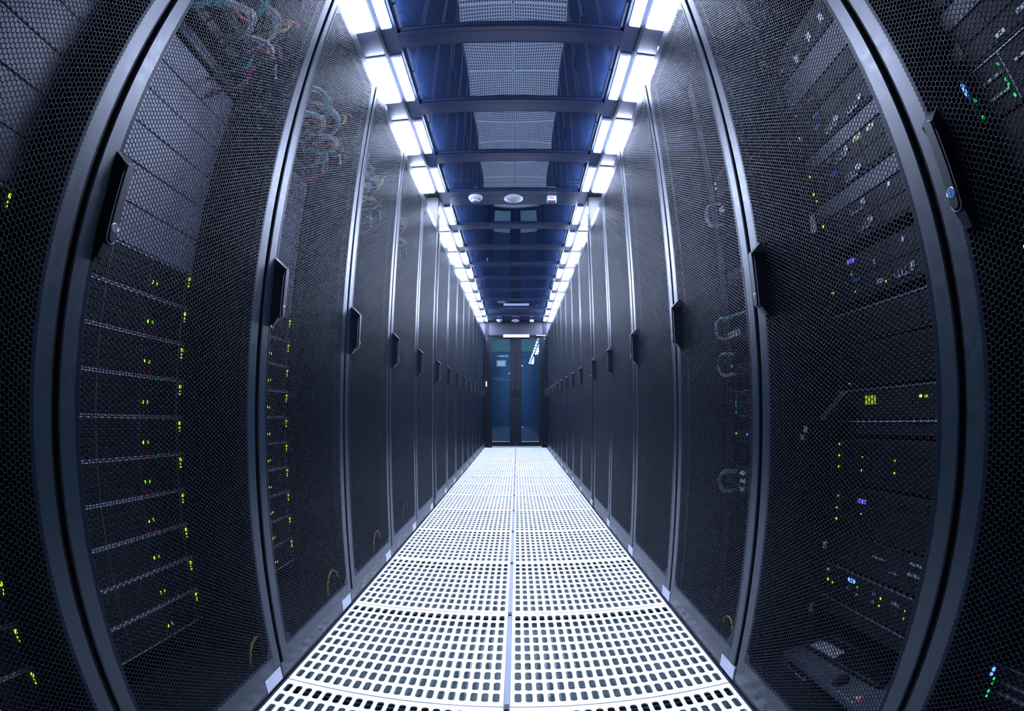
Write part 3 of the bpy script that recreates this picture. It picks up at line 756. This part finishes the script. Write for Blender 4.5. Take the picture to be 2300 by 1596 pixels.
u.sq('blue_light',M['ledb'],[(.304,.278)],.006,.014,-.006); u.sq('status_light',M['ledg'],[(.294,.266),(.293,.257),(.294,.240),(.293,.230)],.0045,.0045); u.b(M['ug'],'bay_frame',[((-.004,.04,.05),(0,.20,.053)),((-.004,.04,.03),(0,.2,.034))])

# right cabinet third from the camera
G2='rack units in the right cabinet third from camera'; C2=' in the third right cabinet'
a2,b2=STARTS[2]+.059,STARTS[2]+.541
def dloop(y,z,h,lab):
    pts=[(XE-.01,y-.02,z+h),(XE-.05,y+.005,z+h),(XE-.06,y+.018,z+h*.5),(XE-.05,y+.005,z),(XE-.01,y-.02,z)]
    bundle('cable_loop',pts,.0022,M['ug'],lab,'white cable loops in the right cabinets',5,.006)
u=Unit('rack_server',1.50,1.60,a2,b2,'black server with two lime lights near the top'+C2,group=G2); u.carriers(3,2); u.sq('status_light',M['led'],[(1.505,1.575),(1.505,1.555)],.007,.007); u.b(M['yel'],'yellow_strip',[((-.01,-.10,.03),(0,-.02,.034))])
dloop(1.49,1.39,.08,'white looped cable beside the striped tag'+C2)
t=box('striped_tag',(XE-.02,1.428,1.425),(XE-.019,1.470,1.450),M['wlab']); tag(t,'pale striped tag near the top'+C2,'tag')
u=Unit('network_switch',1.17,1.215,a2,b2,'black network switch with dim ports at shoulder height'+C2,'network switch',group=G2); u.sq('port_block',M['deviceg'],[(1.10+.03*i,1.195) for i in range(12)],.02,.016)
u=Unit('network_switch',.965,1.01,a2,b2,'black network switch with white plugs'+C2,'network switch',group=G2); u.sq('white_plug',M['wlab'],[(1.40+.022*i,.983) for i in range(5)],.010,.022,-.03)
dloop(1.505,.975,.07,'white looped cable beside the white plugs'+C2); cord('teal_patch_cable',[(XE-.02,1.36,1.042),(XE-.04,1.43,1.040),(XE-.04,1.50,1.036)],.004,M['teal'],'straight teal patch cable above the white plugs'+C2,None)
dloop(1.505,.85,.07,'white looped cable shaped like a C'+C2)
u=Unit('network_switch',.84,.885,a2,b2,'black network switch with two white plugs'+C2,'network switch',group=G2); u.sq('white_plug',M['wlab'],[(1.492,.877),(1.492,.850)],.018,.010,-.02)
u=Unit('rack_server',.702,.792,a2,b2,'black server with green lights and pale outline'+C2,group=G2,strip=True); u.b(M['thin'],'outline',[((-.003,.225,.004),(0,.227,.086)),((-.003,-.235,.002),(0,.227,.004))]); u.sq('status_light',M['ledg'],[(1.503,.754),(1.503,.742),(1.503,.717)],.006,.006)
u=Unit('rack_server',.61,.655,a2,b2,'thin black server with one lime and one blue light'+C2,group=G2); u.sq('status_light',M['led'],[(1.503,.645)],.006,.006); u.sq('blue_light',M['ledb'],[(1.417,.645)],.006,.006)
u=Unit('power_strip',.44,.53,a2,b2,'black socket unit with three white sockets'+C2,'power unit',group=G2); u.sq('white_socket',M['wlab'],[(1.437,.513),(1.434,.485),(1.438,.457)],.036,.012,-.006); 
dloop(1.495,.45,.065,'grey looped cable beside the white sockets'+C2)
# right cabinet fourth
a3,b3=STARTS[3]+.059,STARTS[3]+.541
u=Unit('rack_server',.42,.50,a3,b3,'black server with lime lights in the fourth right cabinet'); u.sq('status_light',M['led'],[(2.05,.48),(2.05,.45)],.008,.008); u.b(M['ug'],'grip_bar',[((-.02,.20,.0),(-.012,.212,.075))])
for zz in (.9,1.2): 
    u=Unit('rack_server',zz,zz+.09,a3,b3,'plain black server at %s height in the right cabinet fourth from camera'%('waist' if zz<1 else 'chest')); u.carriers(4,2)

# ------------------------------------------------------------------ the photographer, seen only mirrored in the glass doors
def photographer():
    V=[];E=[];Rr=[]
    def n(p,r,par=None):
        V.append(p); Rr.append(r if isinstance(r,tuple) else (r,r))
        if par is not None: E.append((par,len(V)-1))
        return len(V)-1
    def ch(par,lst):
        for p,r in lst: par=n(p,r,par)
        return par
    pel=n((.03,-.62,.36),(.150,.125))
    waist=n((.03,-.60,.50),(.135,.105),pel); chest=n((.03,-.53,.68),(.160,.120),waist); up=n((.03,-.48,.80),(.150,.105),chest)
    neck=n((.03,-.43,.90),.058,up); jaw=n((.03,-.385,.965),(.066,.072),neck); head=n((.03,-.375,1.05),(.078,.095),jaw); n((.03,-.385,1.125),(.058,.070),head)
    n((.03,-.318,1.008),.013,head)                                             # nose
    for s_ in (-1,1):
        n((.03+s_*.082,-.375,1.035),.012,head)                                  # ears
        sh=n((.03+s_*.175,-.48,.835),.068,up)
        el=ch(sh,[((.03+s_*.225,-.42,.72),.052),((.03+s_*.235,-.34,.615),.044),((.03+s_*.190,-.24,.66),.038),((.03+s_*.125,-.145,.705),.028)])
        pm=ch(el,[((.03+s_*.100,-.105,.725),(.024,.036)),((.03+s_*.088,-.075,.738),(.020,.038))])
        for i,dz in enumerate((.030,.010,-.010,-.028)):
            L=(.030,.034,.031,.024)[i]
            ch(pm,[((.03+s_*.082,-.052,.738+dz),.0095),((.03+s_*.070,-.052+.4*L,.738+dz*.95),.0085),((.03+s_*(.070-L*.7),-.050+.4*L,.738+dz*.9),.0075)])
        ch(el,[((.03+s_*.098,-.118,.762),.011),((.03+s_*.072,-.100,.782),.0095),((.03+s_*.052,-.092,.783),.008)])
    hip=n((-.07,-.60,.33),.098,pel)                                              # leg with the foot flat on the floor
    kn=ch(hip,[((-.13,-.44,.40),.082),((-.17,-.29,.46),.062),((-.17,-.33,.28),.056),((-.17,-.38,.10),.038)])
    ch(kn,[((-.17,-.31,.055),.036),((-.17,-.22,.038),.030),((-.17,-.17,.034),.024)]); ch(kn,[((-.17,-.41,.045),.034)])
    hip=n((.13,-.60,.32),.098,pel)                                               # kneeling leg
    kn=ch(hip,[((.18,-.48,.22),.080),((.20,-.38,.085),.064),((.20,-.55,.075),.056),((.20,-.74,.070),.036)])
    ch(kn,[((.20,-.80,.075),.034),((.20,-.82,.035),.028)])
    me=bpy.data.meshes.new('person'); me.from_pydata(V,E,[]); o=bpy.data.objects.new('tmp',me); COL.objects.link(o)
    sk=o.modifiers.new('skin','SKIN'); sk.use_smooth_shade=True
    for i,r in enumerate(Rr): me.skin_vertices[0].data[i].radius=r
    me.skin_vertices[0].data[0].use_root=True
    sb=o.modifiers.new('sub','SUBSURF'); sb.levels=2; sb.render_levels=2
    dg=bpy.context.evaluated_depsgraph_get(); m2=bpy.data.meshes.new_from_object(o.evaluated_get(dg)); bpy.data.objects.remove(o)
    m2.name='person'; m2.materials.clear()
    for k in ('skin','cloth','cloth2','dark'): m2.materials.append(M[k])
    for p in m2.polygons:
        x,y,z=p.center
        if z>.925: i=0
        elif y>-.175 and z>.65: i=0
        elif z<.075 and (x<0 or y<-.70): i=3
        elif z<.52 and not (abs(x-.03)>.12 and z>.52): i=2
        else: i=1
        if abs(x-.03)>.17 and z>.56: i=0 if y>-.175 else 1
        p.material_index=i
    b=link('person',m2)
    tag(b,'kneeling person in dark jacket holding a camera, mirrored in the glass doors','person')
    h=MB(); v=[];f=[]; nu,nv=20,8
    for i in range(nv+1):
        for j in range(nu):
            a=2*PI*j/nu; q=PI/2*i/nv-.25
            v.append((.03+.088*math.cos(a)*math.cos(q),-.392+.102*math.sin(a)*math.cos(q),1.068+.095*math.sin(q)+(.03 if math.sin(a)>.3 else -.03)*(1-i/nv)))
    for i in range(nv):
        for j in range(nu): f.append((i*nu+j,i*nu+(j+1)%nu,(i+1)*nu+(j+1)%nu,(i+1)*nu+j))
    h.add(v,f).build('hair',M['dark'],b,True)
    e=MB()
    for s_ in (-1,1): MB().lathe([(.003,0),(.007,.001),(.007,.003),(.003,.004)],(.03+s_*.030,-.289,1.045),'y',14).build('eye',M['dark'],b,True)
    c=empty('photo_camera',(.0229,0,.7483))
    MB().box((-.070,-.090,-.048),(.070,-.050,.045),0,.006).box((-.024,-.085,.045),(.024,-.052,.066),0,.006).build('camera_body',M['dark'],c)
    MB().lathe([(.030,-.052),(.034,-.045),(.034,-.022),(.038,-.018),(.038,-.008),(.026,-.010)],(0,0,0),'y',32).build('camera_lens',M['dark'],c,True)
    tag(c,'black camera held at chest height by the kneeling person','camera')
photographer()

# ------------------------------------------------------------------ world, camera, render settings
w=bpy.data.worlds.new('World'); SC.world=w; w.use_nodes=True
w.node_tree.nodes['Background'].inputs[0].default_value=(.02,.03,.06,1); w.node_tree.nodes['Background'].inputs[1].default_value=.05
# unseen light panel, added to brighten the outer room
ol=empty('outer_fill_light',(0,9.75,3.045)); box('fill_panel',(-.5,-.1,-.03),(.5,.1,0),emitter('outer_fill',(.7,.9,1.),90.),ol); tag(ol,'unseen light panel added to brighten the room beyond the glass doors','light')

cam=bpy.data.cameras.new('camera'); co=link('camera',cam); SC.camera=co
F_PX=1059.4; yaw,pitch=-.0102,.1115
cam.type='PANO'; cam.panorama_type='FISHEYE_EQUISOLID'
cam.sensor_fit='HORIZONTAL'; cam.sensor_width=36.; cam.sensor_height=36.*1596/2300
cam.fisheye_lens=F_PX*36./2300; cam.fisheye_fov=math.radians(180)
cam.clip_start=.01; cam.clip_end=60
f=Vector((math.sin(yaw)*math.cos(pitch),math.cos(yaw)*math.cos(pitch),math.sin(pitch))); r=Vector((math.cos(yaw),-math.sin(yaw),0)); up=r.cross(f)
mw=Matrix((( r.x,up.x,-f.x,.0229),(r.y,up.y,-f.y,0.),(r.z,up.z,-f.z,.7483),(0,0,0,1)))
co.matrix_world=mw

SC.view_settings.view_transform='Standard'; SC.view_settings.look='None'; SC.view_settings.gamma=1.; SC.view_settings.use_curve_mapping=False
SC.view_settings.exposure=0.0
cy=SC.cycles
cy.use_denoising=True; cy.adaptive_threshold=.02; cy.max_bounces=6; cy.diffuse_bounces=3; cy.glossy_bounces=4; cy.transmission_bounces=4; cy.transparent_max_bounces=8
cy.sample_clamp_indirect=4.; cy.sample_clamp_direct=0.; cy.caustics_reflective=False; cy.caustics_refractive=False; cy.use_light_tree=True
